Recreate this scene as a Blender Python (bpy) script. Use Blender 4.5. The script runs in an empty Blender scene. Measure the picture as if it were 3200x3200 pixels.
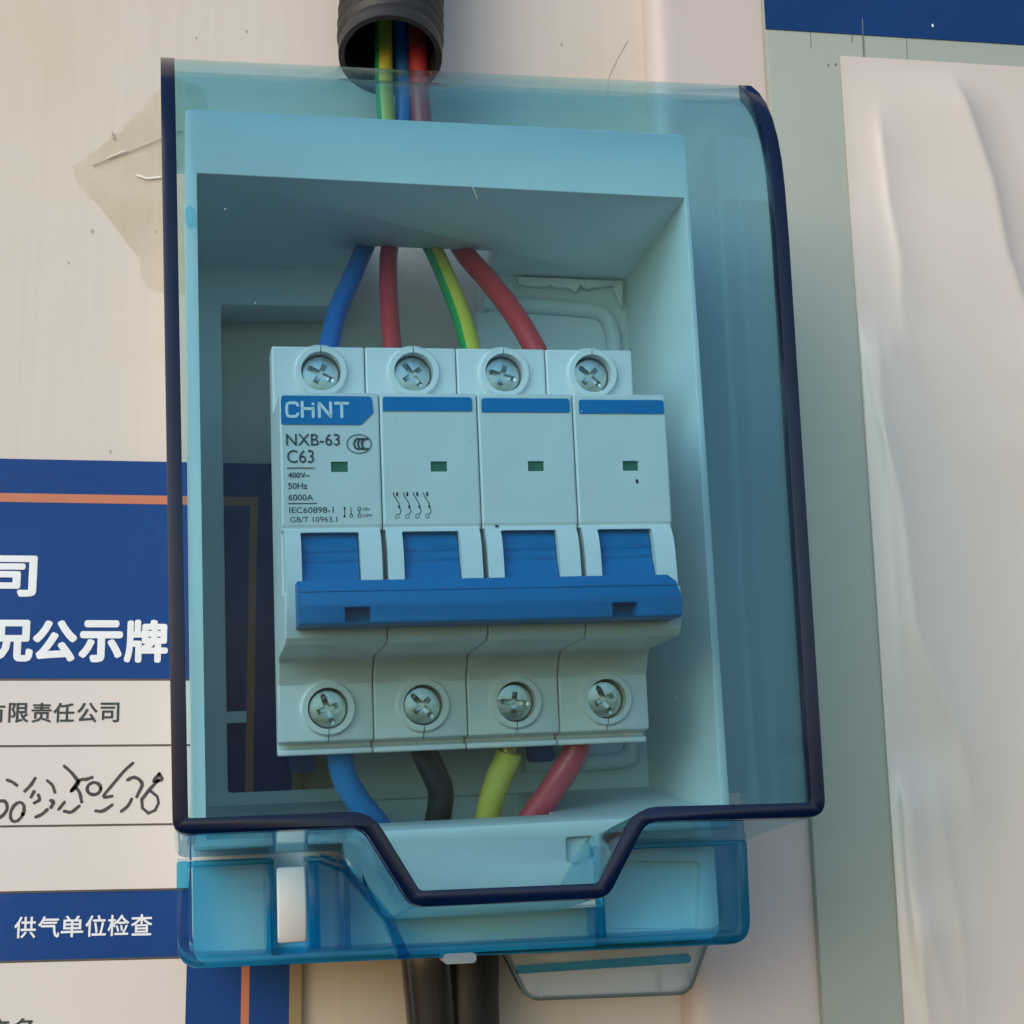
import bpy, bmesh, math, random
from mathutils import Vector, Matrix, noise
random.seed(7)
C = bpy.context.scene.collection
SC = bpy.context.scene
MM = 0.001

# ------------------------------------------------------------------ camera
cam_d = bpy.data.cameras.new('camera')
cam = bpy.data.objects.new('camera', cam_d); C.objects.link(cam)
cam_d.sensor_width = 36.0; cam_d.lens = 56.677
cam_d.clip_start = 0.01; cam_d.clip_end = 100.0
r_ = Vector((0.988713, -0.148712, -0.018187)); u_ = Vector((-0.015324, -0.221137, 0.975122)); w_ = Vector((0.149035, 0.963838, 0.22092))
M = Matrix.Identity(4)
for i in range(3):
    M[i][0] = r_[i]; M[i][1] = u_[i]; M[i][2] = -w_[i]
M[0][3], M[1][3], M[2][3] = -0.038838, -0.362195, -0.052588
cam.matrix_world = M
SC.camera = cam

# ------------------------------------------------------------------ light
SUN_DIR = Vector((-0.64, -0.64, 0.46)).normalized()      # towards the sun
w = bpy.data.worlds.new('World'); SC.world = w; w.use_nodes = True
nt = w.node_tree; bg = nt.nodes['Background']
sky = nt.nodes.new('ShaderNodeTexSky'); sky.sky_type = 'NISHITA'; sky.sun_disc = False
sky.sun_elevation = math.asin(SUN_DIR.z)
sky.sun_rotation = math.atan2(SUN_DIR.x, SUN_DIR.y)
sky.air_density = 1.0; sky.dust_density = 1.0; sky.ozone_density = 1.0
nt.links.new(sky.outputs[0], bg.inputs[0]); bg.inputs[1].default_value = 0.15
sun_d = bpy.data.lights.new('sun', 'SUN'); sun_d.energy = 0.7; sun_d.angle = math.radians(55); sun_d.color = (1.0, 0.99, 0.98)
sun = bpy.data.objects.new('sun', sun_d); C.objects.link(sun)
sun.rotation_euler = SUN_DIR.to_track_quat('Z', 'Y').to_euler(); sun.location = (-0.5, -0.8, 0.8)
SC.view_settings.view_transform = 'Standard'; SC.view_settings.look = 'None'
SC.view_settings.gamma = 1.0; SC.view_settings.exposure = 0.48
SC.cycles.transparent_max_bounces = 64; SC.cycles.max_bounces = 10
SC.cycles.caustics_reflective = False; SC.cycles.caustics_refractive = False

# ------------------------------------------------------------------ frames
# everything below is in millimetres. Wall frame: (X, D, Z), D out of the wall.
# Box frame (u, d, v): the enclosure hangs a little crooked on the wall.
RB = Matrix(((0.9981522655, -0.0500367383, -0.0344728824), (0.0487304575, 0.9980985220, -0.0377449724), (0.0362959682, 0.0359953504, 0.9986926141)))
TB = Vector((-0.5292, -77.9879, 12.3609))
def P3(a): return Vector((a[0], -a[1], a[2]))
def b2w(u, d, v):
    q = RB @ P3((u, d, v)) + TB
    return (q.x, -q.y, q.z)
class Frame:
    def __init__(self, anchor, box): self.a = Vector(anchor); self.box = box
    def loc(self, p): return (P3(p) - P3(self.a)) * MM
def root(name, label, cat, anchor, box=True, group=None):
    o = bpy.data.objects.new(name, None); C.objects.link(o); o.empty_display_size = 0.01
    if box:
        o.matrix_world = Matrix.Translation((RB @ P3(anchor) + TB) * MM) @ RB.to_4x4()
    else:
        o.location = P3(anchor) * MM
    o['label'] = label; o['category'] = cat
    if group: o['group'] = group
    return o, Frame(anchor, box)
def tag(o, label, cat, group=None):
    o['label'] = label; o['category'] = cat
    if group: o['group'] = group

# ------------------------------------------------------------------ mesh helpers
def finish(bm, name, mats, parent, fr, sharp=35):
    bmesh.ops.remove_doubles(bm, verts=bm.verts, dist=1e-4)
    bmesh.ops.recalc_face_normals(bm, faces=bm.faces)
    me = bpy.data.meshes.new(name)
    for v in bm.verts: v.co = fr.loc(v.co)
    bmesh.ops.recalc_face_normals(bm, faces=bm.faces)
    bm.to_mesh(me); bm.free()
    return link(me, name, mats, parent, sharp)
def link(me, name, mats, parent, sharp=35):
    if not isinstance(mats, (list, tuple)): mats = [mats]
    for m in mats: me.materials.append(m)
    if sharp is not None:
        me.polygons.foreach_set('use_smooth', [True] * len(me.polygons))
        me.set_sharp_from_angle(angle=math.radians(sharp))
    me.name = name
    o = bpy.data.objects.new(name, me); C.objects.link(o)
    if parent: o.parent = parent
    return o
def box(bm, u0, u1, d0, d1, v0, v1):
    V = [bm.verts.new((a, b, c)) for a in (u0, u1) for b in (d0, d1) for c in (v0, v1)]
    for f in ((0, 1, 3, 2), (4, 6, 7, 5), (0, 4, 5, 1), (2, 3, 7, 6), (0, 2, 6, 4), (1, 5, 7, 3)):
        bm.faces.new([V[i] for i in f])
def loft(bm, A, B):
    n = len(A)
    a = [bm.verts.new(p) for p in A]; b = [bm.verts.new(p) for p in B]
    bm.faces.new(a); bm.faces.new(b[::-1])
    for i in range(n): bm.faces.new((a[i], b[i], b[(i + 1) % n], a[(i + 1) % n]))
def prism(bm, poly, d0, d1): loft(bm, [(p[0], d0, p[1]) for p in poly], [(p[0], d1, p[1]) for p in poly])
def prism_u(bm, prof, u0, u1): loft(bm, [(u0, p[0], p[1]) for p in prof], [(u1, p[0], p[1]) for p in prof])
def rounded(pts, r, n=5):
    """round polygon corners; r a number or a list"""
    out = []; N = len(pts)
    for i in range(N):
        p = Vector(pts[i]); a = Vector(pts[i - 1]); b = Vector(pts[(i + 1) % N])
        rr = r[i] if isinstance(r, (list, tuple)) else r
        if rr <= 0: out.append(tuple(p)); continue
        da = (a - p).normalized(); db = (b - p).normalized()
        ang = da.angle(db); t = min(rr / math.tan(ang / 2), (a - p).length * .49, (b - p).length * .49)
        s = p + da * t; e = p + db * t
        for k in range(n + 1):
            q = k / n
            out.append(tuple(s * (1 - q) ** 2 + p * 2 * q * (1 - q) + e * q * q))
    return out
def inset(poly, w_):
    N = len(poly); out = []
    ar = sum(poly[i - 1][0] * poly[i][1] - poly[i][0] * poly[i - 1][1] for i in range(N))
    s = 1 if ar > 0 else -1
    for i in range(N):
        p = Vector(poly[i]); e1 = (p - Vector(poly[i - 1])).normalized(); e2 = (Vector(poly[(i + 1) % N]) - p).normalized()
        n1 = Vector((-e1.y, e1.x)) * s; n2 = Vector((-e2.y, e2.x)) * s
        k = 1 + n1.dot(n2)
        out.append(tuple(p + (n1 + n2) * (w_ / max(k, .35))))
    return out
def raw(bm):
    bmesh.ops.recalc_face_normals(bm, faces=bm.faces)
    me = bpy.data.meshes.new('tmp'); bm.to_mesh(me); bm.free(); return me
def boolean(me, ops):
    """ops: list of (mesh, 'DIFFERENCE'|'INTERSECT'|'UNION'); done in mm, box coordinates"""
    o = bpy.data.objects.new('tmp', me); C.objects.link(o); tmp = [o]
    for m2, op in ops:
        q = bpy.data.objects.new('tmp', m2); C.objects.link(q); tmp.append(q)
        md = o.modifiers.new('b', 'BOOLEAN'); md.operation = op; md.object = q; md.solver = 'EXACT'
    dg = bpy.context.evaluated_depsgraph_get(); dg.update()
    res = bpy.data.meshes.new_from_object(o.evaluated_get(dg))
    for q in tmp: bpy.data.objects.remove(q)
    return res
def bevel(me, width, seg=2, angle=35):
    o = bpy.data.objects.new('tmp', me); C.objects.link(o)
    md = o.modifiers.new('b', 'BEVEL'); md.width = width; md.segments = seg; md.limit_method = 'ANGLE'; md.angle_limit = math.radians(angle)
    dg = bpy.context.evaluated_depsgraph_get(); dg.update()
    res = bpy.data.meshes.new_from_object(o.evaluated_get(dg)); bpy.data.objects.remove(o)
    return res
def mesh_obj(me, name, mats, parent, fr, sharp=35):
    for v in me.vertices: v.co = fr.loc(v.co)
    bm = bmesh.new(); bm.from_mesh(me); bmesh.ops.recalc_face_normals(bm, faces=bm.faces); bm.to_mesh(me); bm.free()
    return link(me, name, mats, parent, sharp)
def bbox(u0, u1, d0, d1, v0, v1, bev=0, seg=2):
    bm = bmesh.new(); box(bm, u0, u1, d0, d1, v0, v1); me = raw(bm)
    return bevel(me, bev, seg) if bev else me
def spline(pts, n=10):
    out = []; P = [Vector(p) for p in pts]; P = [P[0] * 2 - P[1]] + P + [P[-1] * 2 - P[-2]]
    for i in range(1, len(P) - 2):
        for k in range(n):
            t = k / n; a, b, c, d = P[i - 1:i + 3]
            out.append(0.5 * ((2 * b) + (c - a) * t + (2 * a - 5 * b + 4 * c - d) * t * t + (3 * b - a - 3 * c + d) * t ** 3))
    out.append(P[-2]); return out
def tube(bm, pts, rad, seg=20, cap=True, up=Vector((1, 0, 0)), stripe=None):
    """rad number or function(i/n); stripe(angle) -> material index"""
    n = len(pts); rings = []
    for i, p in enumerate(pts):
        t = (pts[min(i + 1, n - 1)] - pts[max(i - 1, 0)]).normalized()
        x = (up - t * up.dot(t)).normalized(); y = t.cross(x)
        r = rad(i / (n - 1)) if callable(rad) else rad
        rings.append([bm.verts.new(p + (x * math.cos(a) + y * math.sin(a)) * r) for a in [2 * math.pi * k / seg for k in range(seg)]])
    for i in range(n - 1):
        for k in range(seg):
            f = bm.faces.new((rings[i][k], rings[i][(k + 1) % seg], rings[i + 1][(k + 1) % seg], rings[i + 1][k]))
            if stripe: f.material_index = stripe((k + .5) / seg)
    if cap: bm.faces.new(rings[0]); bm.faces.new(rings[-1][::-1])
    return rings
def ribbon(bm, pts, wd, d0, d1, widths=None):
    """flat stroke in the (x, z) plane with round ends"""
    P = [Vector(p) for p in pts]; L = []; Rr = []
    n = len(P)
    for i in range(n):
        t = (P[min(i + 1, n - 1)] - P[max(i - 1, 0)]).normalized(); nn = Vector((-t.y, t.x)); h = (widths[i] if widths else wd) / 2
        L.append(P[i] + nn * h); Rr.append(P[i] - nn * h)
    t0 = (P[1] - P[0]).normalized(); t1 = (P[-1] - P[-2]).normalized(); h = wd / 2
    for i in range(n - 1):
        loft(bm, [(q.x, d0, q.y) for q in (L[i], L[i + 1], Rr[i + 1], Rr[i])], [(q.x, d1, q.y) for q in (L[i], L[i + 1], Rr[i + 1], Rr[i])])
    for c, t, hh in ((P[0], -t0, (widths[0] if widths else wd) / 2), (P[-1], t1, (widths[-1] if widths else wd) / 2)):
        a0 = math.atan2(t.y, t.x)
        pl = [(c.x + hh * math.cos(a0 + a), c.y + hh * math.sin(a0 + a)) for a in [-math.pi / 2 + math.pi * k / 6 for k in range(7)]]
        prism(bm, pl, d0, d1)

# ------------------------------------------------------------------ materials
def new_mat(name):
    m = bpy.data.materials.new(name); m.use_nodes = True
    return m, m.node_tree, m.node_tree.nodes['Principled BSDF']
def N(nt, t, **kw):
    n = nt.nodes.new(t)
    for k, v in kw.items():
        if k in n.inputs: n.inputs[k].default_value = v
        else: setattr(n, k, v)
    return n
def plastic(name, rgb, rough=.4, var=.06, scale=60, bump=.05, bscale=900, spec=.5, coat=0, metal=0, dirt=None, stretch=None, dirt_scale=25, dirt_lo=.6, dirt_hi=.8):
    m, nt, b = new_mat(name); L = nt.links
    tc = N(nt, 'ShaderNodeTexCoord'); src = tc.outputs['Object']
    if stretch:
        mp = N(nt, 'ShaderNodeMapping'); mp.inputs['Scale'].default_value = stretch; L.new(src, mp.inputs[0]); src = mp.outputs[0]
    nz = N(nt, 'ShaderNodeTexNoise', Scale=scale, Detail=5.0, Roughness=.6); L.new(src, nz.inputs['Vector'])
    mr = N(nt, 'ShaderNodeMapRange'); mr.inputs['To Min'].default_value = 1 - var; mr.inputs['To Max'].default_value = 1 + var
    mr.inputs['From Min'].default_value = .3; mr.inputs['From Max'].default_value = .7
    L.new(nz.outputs[0], mr.inputs[0])
    mx = N(nt, 'ShaderNodeMix', data_type='RGBA', blend_type='MULTIPLY'); mx.inputs[0].default_value = 1
    mx.inputs[6].default_value = (*rgb, 1); L.new(mr.outputs[0], mx.inputs[7]); col = mx.outputs[2]
    if dirt:
        n2 = N(nt, 'ShaderNodeTexNoise', Scale=dirt_scale, Detail=8.0, Roughness=.7); L.new(tc.outputs['Object'], n2.inputs['Vector'])
        rp = N(nt, 'ShaderNodeMapRange', clamp=True); rp.inputs['From Min'].default_value = dirt_lo; rp.inputs['From Max'].default_value = dirt_hi
        L.new(n2.outputs[0], rp.inputs[0])
        m2 = N(nt, 'ShaderNodeMix', data_type='RGBA'); L.new(rp.outputs[0], m2.inputs[0]); L.new(col, m2.inputs[6]); m2.inputs[7].default_value = (*dirt, 1); col = m2.outputs[2]
    L.new(col, b.inputs['Base Color'])
    mr2 = N(nt, 'ShaderNodeMapRange'); mr2.inputs['To Min'].default_value = rough * .85; mr2.inputs['To Max'].default_value = min(1, rough * 1.2); L.new(nz.outputs[0], mr2.inputs[0]); L.new(mr2.outputs[0], b.inputs['Roughness'])
    b.inputs['Specular IOR Level'].default_value = spec; b.inputs['Coat Weight'].default_value = coat; b.inputs['Coat Roughness'].default_value = .08; b.inputs['Metallic'].default_value = metal
    if bump:
        n3 = N(nt, 'ShaderNodeTexNoise', Scale=bscale, Detail=3.0); L.new(src, n3.inputs['Vector'])
        bp = N(nt, 'ShaderNodeBump', Strength=bump, Distance=.0004); L.new(n3.outputs[0], bp.inputs['Height']); L.new(bp.outputs[0], b.inputs['Normal'])
    return m
def clear_plastic(name, sigma, rough=.03, surf=(1, 1, 1), wob=.12, n=1.17, milk=0):
    """see-through plastic: clear skin with Fresnel gloss, colour taken up along the path inside (sigma per mm)"""
    m, nt, b = new_mat(name); L = nt.links; nt.nodes.remove(b); out = nt.nodes['Material Output']
    geo = N(nt, 'ShaderNodeNewGeometry')
    ior = N(nt, 'ShaderNodeMapRange'); ior.inputs['To Min'].default_value = n; ior.inputs['To Max'].default_value = 1 / n; L.new(geo.outputs['Backfacing'], ior.inputs[0])
    fr = N(nt, 'ShaderNodeFresnel'); L.new(ior.outputs[0], fr.inputs['IOR'])
    tc = N(nt, 'ShaderNodeTexCoord'); nz = N(nt, 'ShaderNodeTexNoise', Scale=45.0, Detail=2.0); L.new(tc.outputs['Object'], nz.inputs['Vector'])
    bp = N(nt, 'ShaderNodeBump', Strength=wob, Distance=.002); L.new(nz.outputs[0], bp.inputs['Height'])
    tr = N(nt, 'ShaderNodeBsdfTransparent')
    # a slanting ray crosses more of the sheet: colour taken up goes with the path inside it
    dt = N(nt, 'ShaderNodeVectorMath', operation='DOT_PRODUCT'); L.new(geo.outputs['Incoming'], dt.inputs[0]); L.new(geo.outputs['Normal'], dt.inputs[1])
    c2 = N(nt, 'ShaderNodeMath', operation='MULTIPLY'); L.new(dt.outputs['Value'], c2.inputs[0]); L.new(dt.outputs['Value'], c2.inputs[1])
    q = N(nt, 'ShaderNodeMath', operation='MULTIPLY_ADD'); L.new(c2.outputs[0], q.inputs[0]); q.inputs[1].default_value = .72; q.inputs[2].default_value = .28
    pw = N(nt, 'ShaderNodeMath', operation='POWER'); L.new(q.outputs[0], pw.inputs[0]); pw.inputs[1].default_value = -.5
    gm = N(nt, 'ShaderNodeGamma'); gm.inputs[0].default_value = (*surf, 1); L.new(pw.outputs[0], gm.inputs[1]); L.new(gm.outputs[0], tr.inputs[0])
    gl = N(nt, 'ShaderNodeBsdfGlossy'); gl.inputs['Roughness'].default_value = rough; gl.inputs[0].default_value = (1, 1, 1, 1); L.new(bp.outputs[0], gl.inputs['Normal'])
    body = tr
    if milk:
        df = N(nt, 'ShaderNodeBsdfDiffuse'); df.inputs[0].default_value = (.66, .72, .74, 1)
        body = N(nt, 'ShaderNodeMixShader'); body.inputs[0].default_value = milk; L.new(tr.outputs[0], body.inputs[1]); L.new(df.outputs[0], body.inputs[2])
    mx = N(nt, 'ShaderNodeMixShader'); L.new(fr.outputs[0], mx.inputs[0]); L.new(body.outputs[0], mx.inputs[1]); L.new(gl.outputs[0], mx.inputs[2])
    L.new(mx.outputs[0], out.inputs['Surface'])
    if sigma:
        top = max(sigma) * 1000
        va = N(nt, 'ShaderNodeVolumeAbsorption'); va.inputs['Density'].default_value = top
        va.inputs[0].default_value = (*[1 - s * 1000 / top for s in sigma], 1)
        L.new(va.outputs[0], out.inputs['Volume'])
    return m

M_WHITE = plastic('white_abs', (.645, .725, .745), .45, .03, 40, .06, 700, dirt=(.45, .43, .38), dirt_scale=60, dirt_lo=.68, dirt_hi=.85)
M_BREAKER = plastic('breaker_white', (.78, .755, .745), .36, .03, 60, .08, 1500, dirt=(.46, .47, .46), dirt_scale=120, dirt_lo=.60, dirt_hi=.95)
M_BLUE = plastic('toggle_blue', (.001, .155, .40), .42, .06, 50, .08, 900, spec=.15)
M_LOGO = plastic('print_blue', (.001, .19, .48), .4, .05, 80, 0, spec=.1)
M_NAVY = plastic('rim_navy', (.001, .0075, .034), .16, .3, 40, .08, 120, spec=.3, coat=.12)
M_INK = plastic('print_ink', (.035, .05, .055), .6, .2, 300, 0)
M_LETTER = plastic('print_white', (.84, .87, .90), .45, .04, 100, 0)
M_GREEN = plastic('indicator_green', (.012, .14, .075), .35, .1, 200, .0)
M_STEEL = plastic('zinc_screw', (.55, .57, .56), .3, .15, 300, .12, 1200, metal=1)
M_DARK = plastic('dark_gap', (.02, .022, .022), .6, .1, 100, 0)
M_COVER = clear_plastic('blue_clear', None, .06, surf=(.785, .915, .948))
M_LOWER = clear_plastic('cyan_clear', None, .06, surf=(.77, .94, .986), wob=.3, n=1.33)
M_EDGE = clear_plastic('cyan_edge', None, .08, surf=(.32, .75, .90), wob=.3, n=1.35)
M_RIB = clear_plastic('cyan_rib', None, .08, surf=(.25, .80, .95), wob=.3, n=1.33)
M_TAB = clear_plastic('smoky_clear', (.030, .019, .017), .1, surf=(.97, .985, .985), n=1.4, milk=.4)
M_TABEDGE = clear_plastic('smoky_edge', None, .1, surf=(.62, .70, .73), n=1.4)
M_RAIL = plastic('rail_zinc', (.5, .5, .48), .35, .1, 90, .1, 600, metal=1)

# ------------------------------------------------------------------ wall
WF = Frame((0, 0, 0), False)
def wall_mat():
    m, nt, b = new_mat('old_cream_paint'); L = nt.links
    tc = N(nt, 'ShaderNodeTexCoord')
    n1 = N(nt, 'ShaderNodeTexNoise', Scale=9.0, Detail=6.0, Roughness=.6); L.new(tc.outputs['Object'], n1.inputs['Vector'])
    r1 = N(nt, 'ShaderNodeMapRange', clamp=True); r1.inputs['From Min'].default_value = .42; r1.inputs['From Max'].default_value = .68; L.new(n1.outputs[0], r1.inputs[0])
    mx = N(nt, 'ShaderNodeMix', data_type='RGBA'); L.new(r1.outputs[0], mx.inputs[0]); mx.inputs[6].default_value = (.66, .60, .54, 1); mx.inputs[7].default_value = (.63, .545, .42, 1)
    mp = N(nt, 'ShaderNodeMapping'); mp.inputs['Scale'].default_value = (1, 1, .02); L.new(tc.outputs['Object'], mp.inputs[0])
    n2 = N(nt, 'ShaderNodeTexNoise', Scale=420.0, Detail=3.0); L.new(mp.outputs[0], n2.inputs['Vector'])
    r2 = N(nt, 'ShaderNodeMapRange'); r2.inputs['From Min'].default_value = .35; r2.inputs['From Max'].default_value = .65; r2.inputs['To Min'].default_value = .982; r2.inputs['To Max'].default_value = 1.01; L.new(n2.outputs[0], r2.inputs[0])
    m2 = N(nt, 'ShaderNodeMix', data_type='RGBA', blend_type='MULTIPLY'); m2.inputs[0].default_value = 1; L.new(mx.outputs[2], m2.inputs[6]); L.new(r2.outputs[0], m2.inputs[7])
    n3 = N(nt, 'ShaderNodeTexNoise', Scale=55.0, Detail=8.0, Roughness=.75); L.new(tc.outputs['Object'], n3.inputs['Vector'])
    r3 = N(nt, 'ShaderNodeMapRange', clamp=True); r3.inputs['From Min'].default_value = .70; r3.inputs['From Max'].default_value = .82; r3.inputs['To Max'].default_value = .7; L.new(n3.outputs[0], r3.inputs[0])
    m3 = N(nt, 'ShaderNodeMix', data_type='RGBA'); L.new(r3.outputs[0], m3.inputs[0]); L.new(m2.outputs[2], m3.inputs[6]); m3.inputs[7].default_value = (.36, .30, .24, 1)
    L.new(m3.outputs[2], b.inputs['Base Color']); b.inputs['Roughness'].default_value = .5
    b.inputs['Specular IOR Level'].default_value = .35
    ad = N(nt, 'ShaderNodeMath', operation='ADD'); L.new(n2.outputs[0], ad.inputs[0]); L.new(n1.outputs[0], ad.inputs[1])
    bp = N(nt, 'ShaderNodeBump', Strength=.1, Distance=.0006); L.new(ad.outputs[0], bp.inputs['Height']); L.new(bp.outputs[0], b.inputs['Normal'])
    return m
M_WALL = wall_mat()
M_PANEL = plastic('grey_pink_paint', (.60, .525, .49), .45, .03, 30, .15, 200, dirt=(.4, .33, .28), dirt_scale=60, dirt_lo=.68, dirt_hi=.82, stretch=(1, 1, .1))
wall, _ = root('wall', 'cream painted wall with faint vertical streaks and yellow stains behind the box', 'wall', (0, 0, 0), False)
bm = bmesh.new(); prism(bm, [(-700, -700), (700, -700), (700, 700), (-700, 700)], -60, 0)
finish(bm, 'wall_face', M_WALL, wall, WF)
# raised panel on the right half, with a rounded arris (bends a little with the wall)
bm = bmesh.new()
prof = [(53.0, .0), (53.2, 2.2), (54.0, 4.4), (55.6, 5.8), (57.6, 6.3), (60, 6.2), (63, 6.0), (700, 6.0), (700, -1), (53.0, -1)]
loft(bm, [(p[0], p[1], -700) for p in prof], [(p[0] - .2, p[1], 700) for p in prof])
finish(bm, 'raised_panel', M_PANEL, wall, WF, 50)
def crack(pts, wd, d0=.02, d1=.06):
    bm = bmesh.new(); ribbon(bm, pts, wd, d0, d1); return bm
M_CRACK = plastic('paint_crack', (.40, .34, .27), .7, .2, 200, 0)
finish(crack([(49, 153), (46.0, 147.5), (43.8, 142.5), (43.2, 137)], .22), 'paint_crack', M_CRACK, wall, WF)
for x, z, s in ((-46, 149.5, .5), (-66, 96.5, .45), (-74.5, 43, .5), (32, 151, .5), (-58, 147, .35), (-80.5, 96, .6), (-85.5, 88, .4)):
    bm = bmesh.new(); prism(bm, [(x + s * .6 * math.cos(a), z + s * (1 + .3 * math.sin(3 * a)) * math.sin(a)) for a in [k * .7 for k in range(9)]], .01, .05)
    finish(bm, 'paint_fleck', M_CRACK, wall, WF)

# yellowed tape on the wall
def tape_mat():
    m, nt, b = new_mat('yellowed_film'); L = nt.links; out = nt.nodes['Material Output']
    b.inputs['Base Color'].default_value = (.62, .54, .32, 1); b.inputs['Roughness'].default_value = .2
    tc = N(nt, 'ShaderNodeTexCoord'); nz = N(nt, 'ShaderNodeTexNoise', Scale=60.0, Detail=4.0); L.new(tc.outputs['Object'], nz.inputs['Vector'])
    mr = N(nt, 'ShaderNodeMapRange', clamp=True); mr.inputs['From Min'].default_value = .3; mr.inputs['From Max'].default_value = .7; mr.inputs['To Min'].default_value = .08; mr.inputs['To Max'].default_value = .4; L.new(nz.outputs[0], mr.inputs[0])
    tr = N(nt, 'ShaderNodeBsdfTransparent'); mx = N(nt, 'ShaderNodeMixShader'); L.new(mr.outputs[0], mx.inputs[0]); L.new(tr.outputs[0], mx.inputs[1]); L.new(b.outputs[0], mx.inputs[2]); L.new(mx.outputs[0], out.inputs[0])
    return m
tp, tf = root('tape_patch', 'torn patch of yellowed clear tape stuck on the wall left of the blue cover', 'tape', (-70, 0, 105), False)
outl = [(-56, 134), (-63.2, 136.4), (-66, 133.5), (-75, 122), (-86, 111.5), (-84, 107), (-79, 102), (-72, 92.5), (-69.6, 89.5), (-69.2, 85), (-67, 82), (-63.5, 81.4), (-55, 81.6), (-52, 100), (-53, 120)]
bm = bmesh.new()
fs = [bm.verts.new((p[0], .25, p[1])) for p in rounded(outl, 1.2, 3)]; bm.faces.new(fs)
bmesh.ops.triangulate(bm, faces=bm.faces); bmesh.ops.subdivide_edges(bm, edges=bm.edges, cuts=5, use_grid_fill=True); bmesh.ops.triangulate(bm, faces=bm.faces)
for v in bm.verts:
    q = noise.noise(Vector((v.co.x * .09, v.co.z * .09, 3.1))); q2 = noise.noise(Vector((v.co.x * .3, v.co.z * .22, 7)))
    v.co.y = .2 + .35 * abs(q) + .3 * abs(q2)
bmesh.ops.recalc_face_normals(bm, faces=bm.faces)
M_TAPE = tape_mat()
finish(bm, 'film', M_TAPE, tp, tf, 60)
M_GLINT = plastic('torn_film_edge', (.82, .78, .68), .2, .05, 100, 0)
finish(crack([(-81, 112.2), (-76, 114.8), (-70, 117.5), (-66, 119.6), (-61, 122.2)], .16, .4, .6), 'crease', M_CRACK, tp, tf)
finish(crack([(-77.6, 114.4), (-73.8, 116.3)], .3, .5, .7), 'torn_edge', M_GLINT, tp, tf)
finish(crack([(-70.8, 110.3), (-68.5, 109.6), (-65.5, 110.1)], .5, .4, .62), 'torn_edge', M_GLINT, tp, tf)
finish(crack([(-61.6, 114.2), (-63.5, 110), (-62.6, 106.3), (-62.4, 102.5), (-62.2, 98)], .2, .4, .6), 'crease', M_CRACK, tp, tf)
finish(crack([(-76.8, 120.8), (-76.4, 119.3)], .4, .3, .5), 'crease', M_CRACK, tp, tf)

# ------------------------------------------------------------------ lettering helper
def text_mesh(s, size, ext=.03):
    cu = bpy.data.curves.new('txt', 'FONT'); cu.body = s; cu.size = size; cu.extrude = ext; cu.resolution_u = 3
    o = bpy.data.objects.new('txt', cu); C.objects.link(o)
    dg = bpy.context.evaluated_depsgraph_get(); dg.update()
    me = bpy.data.meshes.new_from_object(o.evaluated_get(dg)); bpy.data.objects.remove(o)
    return me
def put_text(s, x0, x1, z0, z1, d, name, m, parent, fr, bold=0, ext=.02):
    """fit the string's ink box to x0..x1, z0..z1 on the plane d; bold (mm) fattens the strokes"""
    me = text_mesh(s, 10, ext)
    xs = [v.co.x for v in me.vertices]; ys = [v.co.y for v in me.vertices]
    a, b, c, e = min(xs), max(xs), min(ys), max(ys); h = bold / 2
    bm = bmesh.new()
    offs = [(0, 0)] if not bold else [(h * math.cos(t), h * math.sin(t)) for t in [math.pi / 4 * k for k in range(8)]]
    for k, (ox, oz) in enumerate(offs):
        n0 = len(bm.verts); bm.from_mesh(me); bm.verts.ensure_lookup_table()
        for v in bm.verts[n0:]:
            x = x0 + h + (v.co.x - a) / (b - a) * (x1 - x0 - bold) + ox; z = z0 + h + (v.co.y - c) / (e - c) * (z1 - z0 - bold) + oz
            v.co = fr.loc((x, d + v.co.z + k * .006, z))
    bm.to_mesh(me); bm.free()
    return link(me, name, m, parent, None)

# ------------------------------------------------------------------ notice board (left)
M_SIGN = plastic('sign_blue', (.010, .060, .235), .35, .08, 25, .04, 300, spec=.12, dirt=(.035, .09, .30), dirt_scale=30, dirt_lo=.55, dirt_hi=.85)
M_ORANGE = plastic('sign_orange', (.52, .17, .085), .4, .05, 60, 0)
M_FORM = plastic('sign_white', (.71, .655, .62), .4, .02, 18, .03, 300)
M_GOLD = plastic('sign_edge_gold', (.30, .22, .11), .35, .12, 60, .05, 400)
M_RULE = plastic('sign_rule', (.09, .075, .06), .6, .2, 100, 0)
M_PEN = plastic('marker_ink', (.06, .045, .05), .5, .35, 150, 0)
nb, nf = root('notice_board', 'blue notice board with white form rows, orange border line and gold edge behind the box', 'notice board', (-80, 0, -20), False)
finish((lambda b: (box(b, -170, -33.0, 0.02, 1.5, -260, 40.5), b)[1])(bmesh.new()), 'board_panel', M_SIGN, nb, nf)
finish((lambda b: (box(b, -33.0, -30.4, 0.02, 1.9, -260, 40.5), b)[1])(bmesh.new()), 'edge_trim', M_GOLD, nb, nf)
bm = bmesh.new(); box(bm, -170, -41.4, 1.45, 1.56, 30.6, 32.6); box(bm, -43.1, -41.4, 1.45, 1.56, -260, 30.7)
finish(bm, 'border_line', M_ORANGE, nb, nf)
XR = -54.6
for z0, z1 in ((-23.0, -9.0), (-39.9, -23.4), (-53.6, -40.3), (-140, -68.0)):
    bm = bmesh.new(); box(bm, -170, XR, 1.45, 1.6, z0, z1); finish(bm, 'form_row', M_FORM, nb, nf)
for z in (-23.2, -40.1, -53.75, -67.9, -8.9):
    bm = bmesh.new(); box(bm, -170, XR, 1.45, 1.66, z - .22, z + .22); finish(bm, 'ruled_line', M_RULE, nb, nf)
DL = 1.60
put_text('司', -100.4, -89.1, 9.3, 18.5, DL, 'lettering', M_LETTER, nb, nf, .75)
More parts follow.
